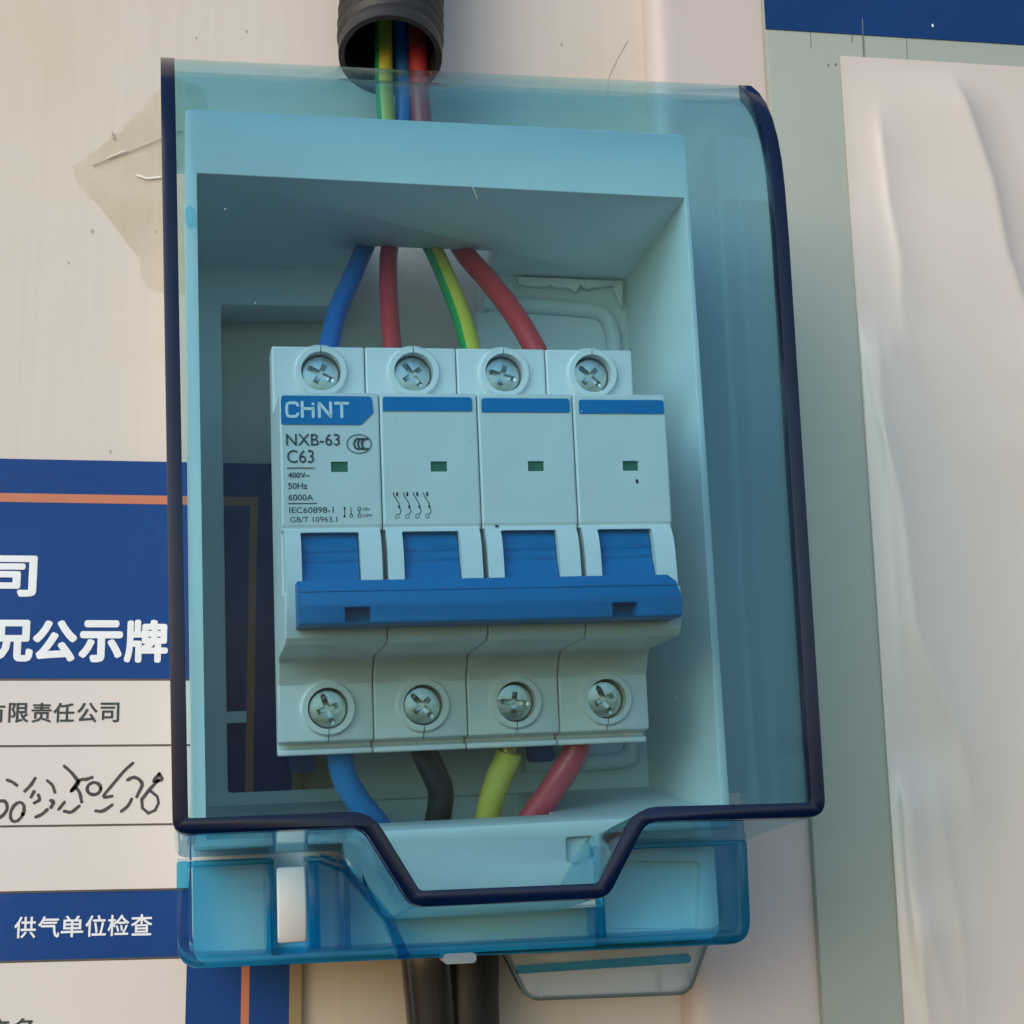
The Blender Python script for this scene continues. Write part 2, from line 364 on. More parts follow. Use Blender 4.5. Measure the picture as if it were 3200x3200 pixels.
put_text('况', -100.6, -89.2, -5.1, 4.2, DL, 'lettering', M_LETTER, nb, nf, .75)
put_text('公', -89.4, -79.9, -5.0, 4.2, DL, 'lettering', M_LETTER, nb, nf, .85)
put_text('示', -79.6, -70.2, -5.1, 4.2, DL, 'lettering', M_LETTER, nb, nf, .85)
put_text('牌', -69.9, -60.4, -5.2, 4.4, DL, 'lettering', M_LETTER, nb, nf, .75)
for s, a, b in (('有', -98.7, -94.4), ('限', -93.7, -89.5), ('责', -88.9, -84.7), ('任', -84.3, -79.9), ('公', -79.3, -75.0), ('司', -74.4, -70.4)):
    put_text(s, a, b, -18.2, -13.9, DL + .05, 'lettering', M_INK, nb, nf, .16)
for s, a, b in (('供', -90.3, -85.9), ('气', -85.5, -81.1), ('单', -80.8, -76.2), ('位', -75.8, -71.5), ('检', -71.2, -66.8), ('查', -66.4, -62.0)):
    put_text(s, a, b, -63.2, -58.8, DL, 'lettering', M_LETTER, nb, nf, .14)
for s, a, b in (('产', -94.5, -90.3), ('名', -89.7, -85.6)):
    put_text(s, a, b, -83.6, -79.2, DL + .05, 'lettering', M_INK, nb, nf, .16)
# handwriting in marker
HX = lambda x, y: (-95.0 + (x - 4) * .5695 * .0663, -23.3 - (y - 405) * .5695 * .0672)
def circ(cx, cy, rx, ry, a0=0, a1=6.3, tilt=0):
    o = []
    for k in range(15):
        a = a0 + (a1 - a0) * k / 14; x, y = rx * math.cos(a), ry * math.sin(a)
        o.append((cx + x * math.cos(tilt) - y * math.sin(tilt), cy + x * math.sin(tilt) + y * math.cos(tilt)))
    return o
strokes = [[(50, 590), (80, 602), (105, 620)], [(8, 705), (45, 708), (58, 745), (40, 780), (8, 802)], circ(114, 766, 34, 55, 0, 6.3, .35),
    [(203, 582), (180, 620), (150, 652)], [(185, 685), (200, 656)], [(205, 718), (232, 700), (225, 675)], [(270, 595), (300, 622), (315, 660)],
    [(217, 795), (250, 780), (277, 755)], [(294, 705), (310, 715), (298, 742)], [(360, 515), (395, 545), (425, 580), (442, 612), (405, 655)],
    [(405, 655), (430, 615), (455, 592), (485, 590), (516, 580)], [(430, 635), (452, 665), (465, 715)], [(372, 765), (410, 770), (452, 738)], [(340, 755), (370, 715)],
    circ(530, 642, 38, 34), [(742, 502), (695, 545), (640, 612), (585, 686), (632, 685)], [(545, 765), (575, 768), (605, 755), (634, 733)],
    [(716, 596), (745, 582), (775, 590), (798, 620), (785, 655), (770, 690)], [(742, 702), (722, 740), (686, 770)],
    [(890, 562), (908, 595), (862, 605), (892, 562)], [(890, 595), (840, 650), (798, 705), (803, 752), (838, 782), (875, 765), (893, 725), (885, 690), (848, 660)]]
bm = bmesh.new()
for s in strokes:
    q = [HX(*p) for p in s]
    if len(q) < 8: q = [tuple(v.xy) for v in spline([(x, y, 0) for x, y in q], 5)]
    ww = [.82 * (.75 + .5 * abs(noise.noise(Vector((i * .35, s[0][0] * .1, 0))))) for i in range(len(q))]
    ribbon(bm, q, .8, 1.58, 1.66, ww)
finish(bm, 'handwriting', M_PEN, nb, nf, None)

# ------------------------------------------------------------------ display board (right)
M_BOARD = plastic('board_grey_green', (.325, .372, .325), .4, .03, 20, .05, 300, dirt=(.3, .3, .25), dirt_scale=40, dirt_lo=.68, dirt_hi=.8)
M_HEAD = plastic('board_header_blue', (.007, .044, .165), .35, .1, 30, .03, 300, spec=.15, dirt=(.05, .09, .2), dirt_scale=50, dirt_lo=.62, dirt_hi=.85)
M_STREAK = plastic('board_scratch', (.16, .17, .15), .5, .1, 100, 0)
M_FILM = plastic('pale_film', (.65, .59, .53), .3, .03, 14, .05, 60)
db, df = root('display_board', 'grey green display board with blue header and creased pale sheet beside the box', 'display board', (120, 6, 30), False)
bm = bmesh.new(); loft(bm, [(82.5, 6.02, -260), (260, 6.02, -260), (260, 6.02, 270), (82.3, 6.02, 270)], [(82.5, 9, -260), (260, 9, -260), (260, 9, 270), (82.3, 9, 270)])
me = bevel(raw(bm), .5, 2); mesh_obj(me, 'board_panel', M_BOARD, db, df)
bm = bmesh.new(); box(bm, 82.36, 259, 8.9, 9.25, 153.5, 268); finish(bm, 'header_band', M_HEAD, db, df)
for pts, wd in (([(107.9, 158), (107.6, 147.6)], .22), ([(119.4, 154), (119.2, 147.8)], .16), ([(105.1, 154), (104.8, 151.5)], .3), ([(94, 153.5), (93.9, 149)], .14)):
    finish(crack(pts, wd, 8.98, 9.06 if pts[0][1] < 154.5 else 9.3), 'board_scratch', M_STREAK, db, df)
for x, z, m_ in ((98.2, 144.6, M_STREAK), (100.1, 144.9, M_STREAK), (126.6, 157.3, M_LETTER)):
    bm = bmesh.new(); prism(bm, [(x + .28 * math.cos(a), z + .5 * math.sin(a)) for a in [k * .8 for k in range(8)]], 8.98, 9.05 if z < 150 else 9.31); finish(bm, 'paint_fleck', m_, db, df)
# creased sheet: height field of long folds
def polyx(pts, z):
    for (x0, z0), (x1, z1) in zip(pts, pts[1:]):
        if z0 >= z >= z1: return x0 + (x1 - x0) * (z0 - z) / (z0 - z1)
    return None
# path, height, width of the left flank, width of the right flank
folds = [([(109.9, 137), (109.6, 127), (110.5, 107), (112.3, 93), (112, 84), (112, 60)], .9, 2.6, 5), ([(100.6, 82), (102.4, 69), (103.5, 54), (106.2, 41), (108, 28.5), (108.9, 2.7), (111.8, -8.5), (117.6, -23), (119.5, -36), (121, -55)], 1.5, 4.5, 7),
    ([(108.3, 78.5), (108.2, 67), (115, 56), (116.4, 38)], .7, 5, 4), ([(129.2, 147), (130, 143.5), (137.5, 114), (139.4, 95), (143.3, 79), (143.6, 60), (143, 25)], 2.2, 16, 5), ([(118.4, 147), (124.2, 136)], .8, 3, 5),
    ([(103, -26), (103.2, -31.5), (103.1, -51.3), (103.4, -68.6), (105.7, -86), (108, -105)], 1.7, 2.2, 6), ([(105.5, -55), (107, -69), (112, -86), (116, -100)], 1.1, 4, 6), ([(111, -27), (113, -52), (115.2, -70), (115, -86), (116, -100)], .8, 7, 4), ([(150, 60), (146, 10), (143, -40), (141, -90)], 1.4, 12, 9)]
bm = bmesh.new(); nx, nz = 110, 150; grid = []
X0, X1, Z0, Z1 = 100.4, 200, -140, 146.9
for j in range(nz + 1):
    z = Z1 + (Z0 - Z1) * j / nz; row = []
    for i in range(nx + 1):
        t = i / nx; x = X0 + (101.2 - X0) * (z - Z0) / (Z1 - Z0) + (X1 - X0) * t ** 1.35
        h = 0
        for pts, amp, wl_, wr_ in folds:
            px = polyx(pts, z)
            if px is None: continue
            q_ = min(1, (pts[0][1] - z) / 14, (z - pts[-1][1]) / 42); ze = q_ * q_ * (3 - 2 * q_)
            s = x - px
            h += amp * ze * (math.exp(s / wl_) if s < 0 else math.exp(-s / wr_))
        h = h * 1.5 + 1.0 * noise.noise(Vector((x * .035, z * .012, 1.7))) + .12 * noise.noise(Vector((x * .12, z * .03, 9)))
        edge = min(1, (x - (X0)) / 5 + .1, (Z1 - z) / 6 + .1)
        row.append(bm.verts.new((x, 9.7 + max(-.3, h) * edge + .2, z)))
    grid.append(row)
for j in range(nz):
    for i in range(nx): bm.faces.new((grid[j][i], grid[j + 1][i], grid[j + 1][i + 1], grid[j][i + 1]))
g2 = bmesh.ops.extrude_face_region(bm, geom=list(bm.faces))
for v in [e for e in g2['geom'] if isinstance(e, bmesh.types.BMVert)]: v.co.y = 9.3
finish(bm, 'plastic_sheet', M_FILM, db, df, 70)

# ------------------------------------------------------------------ breaker enclosure
en, ef = root('breaker_enclosure', 'wall mounted breaker box, white base under a clear blue cover with navy rim', 'breaker box', (0, -72, -82))
# --- white base
BO = rounded([(-52, -79.2), (51, -80.8), (51.6, 85), (-52, 86.2)], [3, 3, 1, 1], 4)
def wall_gap(u, v):      # how far the wall or notice board lies behind the d = -72 plane
    D = b2w(u, -72, v)[1]; return D - (1.95 if (u < -26 and v < 30) else .3)
bm = bmesh.new(); loft(bm, [(p[0], -72 - max(.2, wall_gap(*p)), p[1]) for p in BO], [(p[0], -22, p[1]) for p in BO])
base = raw(bm)
bm = bmesh.new(); loft(bm, [(-49.4, -68.5, -50), (48.5, -68.5, -50), (50.2, -68.5, 68.4), (-49.4, -68.5, 69.8)], [(-49.7, -15, -57.4), (49.4, -15, -57.2), (50.6, -15, 71.2), (-50.0, -15, 73.2)]); cav = raw(bm)
bm = bmesh.new(); prism(bm, rounded([(-44.3, -47.3), (-19.5, -47.3), (-19.5, 10), (14, 10), (14, 60.8), (-44.3, 60.8)], .8, 2), -95, -60); win = raw(bm)
bm = bmesh.new(); box(bm, -15.5, 16.8, -95, -54, 60, 95); ntc = raw(bm)
bm = bmesh.new(); prism(bm, [(-18.5, -49), (18, -49), (18, -90), (-13.4, -90), (-13.4, -66), (-18.5, -61)], -66, -33); duct = raw(bm)
# lower flange set back, with its centre apron
bm = bmesh.new(); prism(bm, [(-60, -58.2), (-24.8, -58.2), (-24.0, -62.2), (-16.6, -71.8), (-14.6, -78), (-14.2, -90), (-60, -90)], -33, -10); fl1 = raw(bm)
bm = bmesh.new(); box(bm, 24.5, 60, -33, -10, -90, -58.8); fl2 = raw(bm)
bm = bmesh.new(); box(bm, -30, 30, -29.5, -10, -90, -72.5); fl3 = raw(bm)
bm = bmesh.new(); prism(bm, rounded([(28.6, -77.6), (46.6, -78.8), (48.0, -65.6), (28.6, -64.4)], 1.2, 3), -35.5, -20); rec1 = raw(bm)
bm = bmesh.new(); prism(bm, [(-21.2, -76), (-16.2, -76), (-21.2, -64)], -31.6, -20); rec2 = raw(bm)
bm = bmesh.new(); box(bm, -37.6, -31.2, -35.5, -20, -78.5, -54.5); slot = raw(bm)
bm = bmesh.new(); prism(bm, rounded([(17.8, -59.2), (23.6, -59.2), (23.6, -64), (17.8, -64)], .8, 3), -23.6, -15); step = raw(bm)
base = boolean(base, [(cav, 'DIFFERENCE'), (win, 'DIFFERENCE'), (ntc, 'DIFFERENCE'), (duct, 'DIFFERENCE'), (fl1, 'DIFFERENCE'), (fl2, 'DIFFERENCE'), (fl3, 'DIFFERENCE'), (rec1, 'DIFFERENCE'), (rec2, 'DIFFERENCE'), (slot, 'DIFFERENCE'), (step, 'DIFFERENCE')])
base = bevel(base, .35, 2, 40)
mesh_obj(base, 'base', M_WHITE, en, ef)
# raised bead on the back plate, moulding flash along it
bm = bmesh.new()
tube(bm, spline([(15.5, -68.0, 62.2), (28, -68.0, 61.6), (40, -68, 60.8), (44.2, -68, 59.6), (46.0, -68, 56), (46.4, -68, 49), (45.8, -68, 20), (45, -68, -38), (43.5, -68, -43), (39, -68, -44.2), (20, -68, -44)], 8), 1.9, 12, up=Vector((0, 1, 0)))
finish(bm, 'plate_bead', M_WHITE, en, ef, 60)
bm = bmesh.new()
random.seed(3)
fl = [(24 + i * 1.5, 66.6 - abs(noise.noise(Vector((i * .6, 0, 4)))) * 3.2 * math.sin(math.pi * i / 15)) for i in range(16)]
prism(bm, [(24, 68.2)] + fl + [(46.5, 67.0), (48.6, 60.8), (49.2, 67.6)], -68.2, -66.9)
finish(bm, 'moulding_flash', plastic('flash_white', (.78, .80, .80), .3, .05, 200, .3, 700), en, ef)
bm = bmesh.new(); box(bm, -44.4, -40.2, -69, -67.6, -32.6, -30.2); finish(bm, 'mounting_lug', M_WHITE, en, ef)
bm = bmesh.new(); box(bm, -33, 33, -72, -64.5, -17.5, 17.5); finish(bm, 'mounting_rail', M_RAIL, en, ef)
# snap peg on the left rim
bm = bmesh.new(); prism(bm, [(-51.4 + .9 * math.cos(a), 63.5 + 1.9 * math.sin(a)) for a in [k * math.pi / 8 for k in range(16)]], -22.2, -20.6)
finish(bm, 'snap_peg', M_LOWER, en, ef)

# --- clear blue cover
prof_o = [(15.6, -90), (15.8, -54), (16.8, 20), (17.2, 48), (16.9, 58), (16.3, 63.5), (15, 68.6), (13.2, 73), (10.6, 77.2), (7.2, 81), (3.4, 84.2), (-1, 86.5), (-6, 88), (-12, 88.9), (-21.5, 89.4)]
def profile(off, back, low):
    P = [Vector(p) for p in prof_o]; out = []
    for i in range(len(P)):
        t = (P[min(i + 1, len(P) - 1)] - P[max(i - 1, 0)]).normalized(); n = Vector((-t.y, t.x))
        out.append(P[i] + n * off)
    q = [tuple(p) for p in out]
    q.append((back, q[-1][1] + .1)); q[0] = (q[0][0], low); q.append((back, low))
    return q
OUT = [(-56.5, 100, 0), (-55.4, -54.7, 2.6), (-25.0, -54.9, 4), (-17.4, -68.1, 3.6), (15.5, -68.6, 3.6), (23.0, -56.4, 4), (55.3, -57.1, 3.0), (57.2, 100, 0)]
CONCAVE = (2, 5)
def outline(off):
    p = inset([q[:2] for q in OUT], off) if off else [q[:2] for q in OUT]
    rr = [0 if q[2] == 0 else (q[2] + off if k in CONCAVE else max(.4, q[2] - off)) for k, q in enumerate(OUT)]
    return rounded(p, rr, 6)
def back_shift(p, k):      # bottom wall runs a little downwards to the back
    return (p[0], p[1] - (4.6 * k if p[1] < 0 else 0))
def cover_solid(off, d_front, d_back, p_off):
    P = outline(off); kb = (15.7 - d_back) / 37.2; kf = (15.7 - d_front) / 37.2
    bm = bmesh.new(); loft(bm, [(q[0], d_front, q[1]) for q in [back_shift(p, kf) for p in P]], [(q[0], d_back, q[1]) for q in [back_shift(p, kb) for p in P]])
    a = raw(bm)
    bm = bmesh.new(); prism_u(bm, profile(p_off, d_back - 5, -110), -90, 90); b = raw(bm)
    return a, b
a1, b1 = cover_solid(0, 40, -58, 0)
a2, b2 = cover_solid(2.2, 45, -80, 2.2)
bm = bmesh.new(); box(bm, -100, 100, -90, -21.5, -130, -52.4); foot = raw(bm)
inner = boolean(a2, [(b2, 'INTERSECT')])
cover = boolean(a1, [(b1, 'INTERSECT'), (inner, 'DIFFERENCE'), (foot, 'DIFFERENCE')])
cv = mesh_obj(cover, 'cover', M_COVER, en, ef, 25)
# navy moulded rim round the front edges of the cover
a3, b3 = cover_solid(-.14, 40, -60, -.14)
bm = bmesh.new(); P = outline(2.35); kf, kb = (15.7 - 45) / 37.2, (15.7 + 70) / 37.2
loft(bm, [(q[0], 45, q[1]) for q in [back_shift(p, kf) for p in P]], [(q[0], -70, q[1]) for q in [back_shift(p, kb) for p in P]]); a4 = raw(bm)
bm = bmesh.new(); prism_u(bm, profile(2.6, -90, -120), -95, 95); b4 = raw(bm)
bm = bmesh.new(); loft(bm, [(x, y, -100) for x, y in ((-100, -14), (0, -14), (0, 3), (100, 3), (100, 60), (-100, 60))], [(x, y, 100) for x, y in ((-100, -14), (0, -14), (0, 3), (100, 3), (100, 60), (-100, 60))]); cut = raw(bm)
rim = boolean(a3, [(b3, 'INTERSECT'), (cut, 'INTERSECT'), (a4, 'DIFFERENCE'), (b4, 'DIFFERENCE')])
rim = bevel(rim, .5, 2, 50)
mesh_obj(rim, 'rim', M_NAVY, cv, ef, 40)

M_SCRATCH = plastic('scratch_pale', (.30, .36, .38), .5, .1, 300, 0)
for pts in ([(-3.2, 57.2), (-2.2, 55.4), (-1.6, 53.6)],):
    bm = bmesh.new(); ribbon(bm, pts, .14, 17.2, 17.35); finish(bm, 'scratch', M_SCRATCH, cv, ef, None)
random.seed(11)
for k in range(7):
    x, z, r = random.uniform(-50, 50), random.uniform(-45, 52), random.uniform(.08, .16)
    bm = bmesh.new(); prism(bm, [(x + r * math.cos(a) * 1.4, z + r * math.sin(a)) for a in [j * math.pi / 3 for j in range(6)]], 17.2, 17.3); finish(bm, 'dust_speck', M_SCRATCH, cv, ef, None)

# --- lower clear piece
lo = rounded([(-54.9, -60.2), (-54.9, -78.8), (53.4, -81.0), (54.0, -61.6)], [.6, 4.5, 4.5, .8], 6)
bm = bmesh.new(); prism(bm, lo, -24, -22); low = raw(bm)
bay = [(-29.6, -57), (-29.2, -59.8), (-24.2, -62.3), (-16.9, -71.2), (22.9, -72), (22.9, -57)]
def bay_mesh():
    bm = bmesh.new(); prism(bm, bay, -70, -10); return raw(bm)
low = boolean(low, [(bay_mesh(), 'DIFFERENCE'), (bbox(-37.5, -31.3, -70, -10, -77.6, -50), 'DIFFERENCE')])
lp = mesh_obj(low, 'lower_cover', M_LOWER, en, ef, 35)
# its moulded side walls, seen end-on as a darker edge
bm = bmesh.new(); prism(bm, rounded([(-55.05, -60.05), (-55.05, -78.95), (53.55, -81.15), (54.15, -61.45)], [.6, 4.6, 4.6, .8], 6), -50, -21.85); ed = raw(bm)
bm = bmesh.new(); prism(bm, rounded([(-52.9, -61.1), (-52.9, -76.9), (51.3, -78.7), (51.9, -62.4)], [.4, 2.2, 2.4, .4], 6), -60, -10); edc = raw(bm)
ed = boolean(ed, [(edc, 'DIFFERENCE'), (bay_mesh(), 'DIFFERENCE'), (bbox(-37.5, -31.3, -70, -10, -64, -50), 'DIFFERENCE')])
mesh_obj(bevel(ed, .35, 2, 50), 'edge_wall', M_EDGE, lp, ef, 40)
def rib(pts, w_, d1=-21.9, d0=-33.5):
    bm = bmesh.new(); ribbon(bm, pts, w_, d0, d1); return finish(bm, 'rib', M_RIB, lp, ef, 40)
def ribbox(u0, u1, v0, v1, d1=-21.9, d0=-33.5):
    return mesh_obj(bbox(u0, u1, d0, d1, v0, v1, .25, 2), 'rib', M_RIB, lp, ef, 40)
ribbox(-39.0, -37.55, -76.8, -61.2); ribbox(-31.25, -29.3, -77.0, -61.3); ribbox(-25.6, -23.7, -77.2, -61.4, -22.05); ribbox(22.9, 24.8, -78.2, -62.1)
bm = bmesh.new()
dg_ = [(-29.2, -60.6), (-24.0, -63.0), (-16.6, -72.4), (-13.6, -79.6)]
L1 = [Vector(p) for p in dg_]
nrm = [Vector((-(b - a).y, (b - a).x)).normalized() for a, b in zip(L1, L1[1:])]
off_ = [nrm[0], (nrm[0] + nrm[1]).normalized(), (nrm[1] + nrm[2]).normalized(), nrm[2]]
poly = [tuple(p + n * .85) for p, n in zip(L1, off_)] + [tuple(p - n * .85) for p, n in zip(L1, off_)][::-1]
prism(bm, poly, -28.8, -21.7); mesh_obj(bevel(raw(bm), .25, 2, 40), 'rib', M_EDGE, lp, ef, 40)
# latch strap through its slot: white, bowed outwards
def strap(z0, z1, bow, name):
    bm = bmesh.new(); n = 10; fr_, bk_ = [], []
    for i in range(n + 1):
        t = i / n; z = z0 + (z1 - z0) * t; b = bow * (1 - (2 * t - 1) ** 2)
        fr_.append((-22.6 + b, z)); bk_.append((-25.5 + b, z))
    prism_u(bm, fr_ + bk_[::-1], -37.05, -31.75)
    mesh_obj(bevel(raw(bm), .4, 3, 30), name, M_WHITE2, en, ef)
M_WHITE2 = plastic('strap_white', (.80, .76, .72), .4, .03, 60, .05, 700)
strap(-75.6, -62.0, 1.6, 'latch_strap'); strap(-59.4, -55.0, .3, 'latch_strap')
# notch gasket lozenge on the bottom edge and tab
bm = bmesh.new(); prism(bm, rounded([(-6.8, -79.2), (-.6, -79.3), (-.6, -81.2), (-6.8, -81.1)], .9, 4), -26, -21.2)
finish(bm, 'snap_lug', M_TAB, en, ef)
bm = bmesh.new(); prism(bm, rounded([(8.6, -80.6), (52.2, -82.4), (47.4, -92.3), (13.6, -91.2)], [.5, .5, 4, 4], 6), -47.5, -44.5)
pt = mesh_obj(bevel(raw(bm), .4, 2, 50), 'padlock_tab', M_TAB, en, ef)
bm = bmesh.new(); prism(bm, rounded([(11.2, -86.0), (11.6, -84.4), (47.4, -84.3), (48.2, -85.0), (48.0, -86.2)], .5, 3), -50, -44.2)
finish(bm, 'slot_bar', M_EDGE, pt, ef)
TABO = [(8.45, -80.5), (52.35, -82.3), (47.5, -92.5), (13.5, -91.4)]
bm = bmesh.new(); prism(bm, rounded(TABO, [.5, .5, 4.1, 4.1], 6), -47.7, -44.3); tb = raw(bm)
bm = bmesh.new(); prism(bm, rounded(inset(TABO, .75), [.5, .5, 3.4, 3.4], 6), -60, -30); tb2 = raw(bm)
mesh_obj(boolean(tb, [(tb2, 'DIFFERENCE')]), 'tab_edge', M_TABEDGE, pt, ef, 40)
for a in (16.2, 41.2, 47.2):
    bm = bmesh.new(); box(bm, a, a + .3, -48.2, -44.35, -91.4, -86.8); finish(bm, 'tab_rib', M_TAB, pt, ef)

# ------------------------------------------------------------------ circuit breaker
cb, cf = root('circuit_breaker', 'white four pole circuit breaker with a blue handle bar inside the box', 'circuit breaker', (0, -64, -40))
_pv = Matrix.Translation(P3((0, -15, 0)) * MM)      # it leans out a little at the top
cb.matrix_world = Matrix.Translation(TB * MM) @ RB.to_4x4() @ _pv @ Matrix.Rotation(math.radians(1.6), 4, 'X') @ _pv.inverted() @ Matrix.Translation(P3((0, -64, -40)) * MM)
PW = 18.12; HW = 8.98
prof = [(-28, 36.7), (-20.6, 36.7), (-20.6, 23.4), (-.2, 22.7), (.1, -1.6), (-.5, -2.15), (.6, -2.7), (1.8, -4.5), (2.5, -7), (2.9, -11), (3.1, -16), (2.7, -19.8), (2.0, -21.8), (.7, -23.0), (-18.2, -24.0), (-19.9, -24.7), (-22.2, -28.8), (-22.3, -39.4), (-24, -39.7), (-26.6, -39.7), (-26.6, -40.5), (-24.6, -40.8), (-24.6, -41.9), (-28, -41.9)]
bm = bmesh.new(); prism_u(bm, prof, -HW, HW); pole = bevel(raw(bm), .42, 2, 38)
def cyl(cx, cz, r, d0, d1, n=28):
    bm = bmesh.new(); prism(bm, [(cx + r * math.cos(2 * math.pi * k / n), cz + r * math.sin(2 * math.pi * k / n)) for k in range(n)], d0, d1); return raw(bm)
def cone(cx, cz, r0, r1, d0, d1, n=28):
    bm = bmesh.new(); f = lambda r, d: [(cx + r * math.cos(2 * math.pi * k / n), d, cz + r * math.sin(2 * math.pi * k / n)) for k in range(n)]
    loft(bm, f(r0, d0), f(r1, d1)); return raw(bm)
SU, ST, SB = .45, 31.6, -33.3
back = bbox(-HW + 3.2, HW - 1, -64, -26.8, -40.6, 36.0)
toolT = bbox(-5.8, 4.6, -5.5, 12, -13.6, -3.0)
ops = [(back, 'UNION'), (bbox(HW - .55, HW + 2, -3, 10, -14, -2.5), 'DIFFERENCE'), (bbox(-HW - 2, -HW + .35, -3, 10, -14, -2.5), 'DIFFERENCE'), (bevel(toolT, .3, 2), 'DIFFERENCE'), (bbox(0, 3.05, -6, 6, 8.05, 9.95), 'DIFFERENCE')]
for z, dd in ((ST, -20.6), (SB, -22.25)):
    ops += [(cone(SU, z, 5.6, 4.9, dd - .5, dd + 1.0), 'UNION'), (cyl(SU, z, 3.9, dd - 3.4, dd + 3), 'DIFFERENCE')]
ops += [(bbox(SU - .1, SU + .1, -22.5, -18, ST + 3.3, ST + 6), 'DIFFERENCE'), (bbox(SU - .1, SU + .1, -24, -20, SB - 6.5, SB - 3.6), 'DIFFERENCE')]
pole = boolean(pole, ops)
for v in pole.vertices: v.co = Vector((v.co.x, -v.co.y, v.co.z)) * MM
bmx = bmesh.new(); bmx.from_mesh(pole); bmesh.ops.recalc_face_normals(bmx, faces=bmx.faces); bmx.to_mesh(pole); bmx.free()
# toggle
tp_ = [(-5.2, -2.9), (-1.0, -2.9), (-.2, -4.4), (.45, -6.4), (.28, -6.6), (.5, -7.4), (.8, -8.2), (.66, -8.4), (.9, -9), (1.5, -10), (2.2, -12), (2.4, -15), (-5.2, -15)]
bm = bmesh.new(); prism_u(bm, tp_, -5.65, 4.45); tog = bevel(raw(bm), .12, 1, 30)
for v in tog.vertices: v.co = Vector((v.co.x, -v.co.y, v.co.z)) * MM
# screw with combined slot
def screw_mesh():
    n = 32; bm = bmesh.new()
    R_ = [(3.75, 0), (3.75, 1.0), (3.4, 1.35), (1.7, 1.55)]
    rings = [[bm.verts.new((r * math.cos(2 * math.pi * k / n), d, r * math.sin(2 * math.pi * k / n))) for k in range(n)] for r, d in R_]
    for a, b in zip(rings, rings[1:]):
        for k in range(n): bm.faces.new((a[k], a[(k + 1) % n], b[(k + 1) % n], b[k]))
    bm.faces.new(rings[0]); bm.faces.new(rings[-1])
    me = raw(bm)
    bm = bmesh.new(); loft(bm, [(-3.1, 2.2, -.62), (3.1, 2.2, -.62), (3.1, 2.2, .62), (-3.1, 2.2, .62)], [(-1.9, .35, -.4), (1.9, .35, -.4), (1.9, .35, .4), (-1.9, .35, .4)]); s1 = raw(bm)
    bm = bmesh.new(); loft(bm, [(-.58, 2.2, -2.5), (.58, 2.2, -2.5), (.58, 2.2, 2.5), (-.58, 2.2, 2.5)], [(-.35, .35, -1.3), (.35, .35, -1.3), (.35, .35, 1.3), (-.35, .35, 1.3)]); s2 = raw(bm)
    bm = bmesh.new(); box(bm, -5, 5, 1.25, 3, -.32, .32); s3 = raw(bm)
    me = boolean(me, [(s1, 'DIFFERENCE'), (s2, 'DIFFERENCE'), (s3, 'DIFFERENCE')])
    me = bevel(me, .07, 1, 40)
    for v in me.vertices: v.co = Vector((v.co.x, -v.co.y, v.co.z)) * MM
    return me
scr = screw_mesh()
bm = bmesh.new(); box(bm, -.1, 3.15, -1.8, -.6, 7.95, 10.05); fw = raw(bm)
for v in fw.vertices: v.co = Vector((v.co.x, -v.co.y, v.co.z)) * MM
p0 = link(pole, 'pole_housing', M_BREAKER, cb, 22)
angs = [(.5, 1.25), (.95, .85), (.3, .1), (.75, 1.15)]
t0 = g0 = s0 = None
for i in range(4):
    uc = -27.18 + i * PW
    p = p0 if i == 0 else p0.copy()
    if i: C.objects.link(p); p.parent = cb
    p.location = cf.loc((uc, 0, 0))
    if i == 0:
        t0 = link(tog, 'toggle', M_BLUE, p, 35); g0 = link(fw, 'indicator_window', M_GREEN, p, None); s0 = link(scr, 'terminal_screw', M_STEEL, p, 30)
        t0.location = Vector((0, 0, 0))
        s0.location = P3((SU, -23.6, ST)) * MM; s0.rotation_euler = (0, angs[0][0], 0)
        q = s0.copy(); C.objects.link(q); q.parent = p; q.location = P3((SU, -25.0, SB)) * MM; q.rotation_euler = (0, angs[0][1], 0)
    else:
        for src in (t0, g0):
            q = src.copy(); C.objects.link(q); q.parent = p
        for k, (dd, z) in enumerate(((-23.6, ST), (-25.0, SB))):
            q = s0.copy(); C.objects.link(q); q.parent = p; q.location = P3((SU, dd, z)) * MM; q.rotation_euler = (0.03 * (i - 1), angs[i][k], 0)
# printed strips
def strip(poly, r):
    bm = bmesh.new(); prism(bm, rounded(poly, r, 4), -.3, .05)
    for v in bm.verts: v.co.y += 0.012 * (v.co.z - 20) * -1
    finish(bm, 'label_strip', M_LOGO, cb, cf)
strip([(-35.9, 16.8), (-21.6, 16.7), (-19.3, 19.0), (-19.5, 22.0), (-35.9, 22.1)], [.3, 1.0, .6, .7, .7])
for a, b, z0, z1 in ((-17.5, -1.0, 19.3, 21.95), (.8, 17.5, 19.15, 21.8), (19.3, 35.8, 18.95, 21.6)):
    strip([(a, z0), (b, z0), (b, z1), (a, z1)], [.2, .5, .6, .6])
def strokes_part(name, lines, wd, d, m, parent=None):
    bm = bmesh.new()
    for s in lines: ribbon(bm, s, wd, d - .04, d + .04)
    return finish(bm, name, m, parent or cb, cf, None)
DF = .09
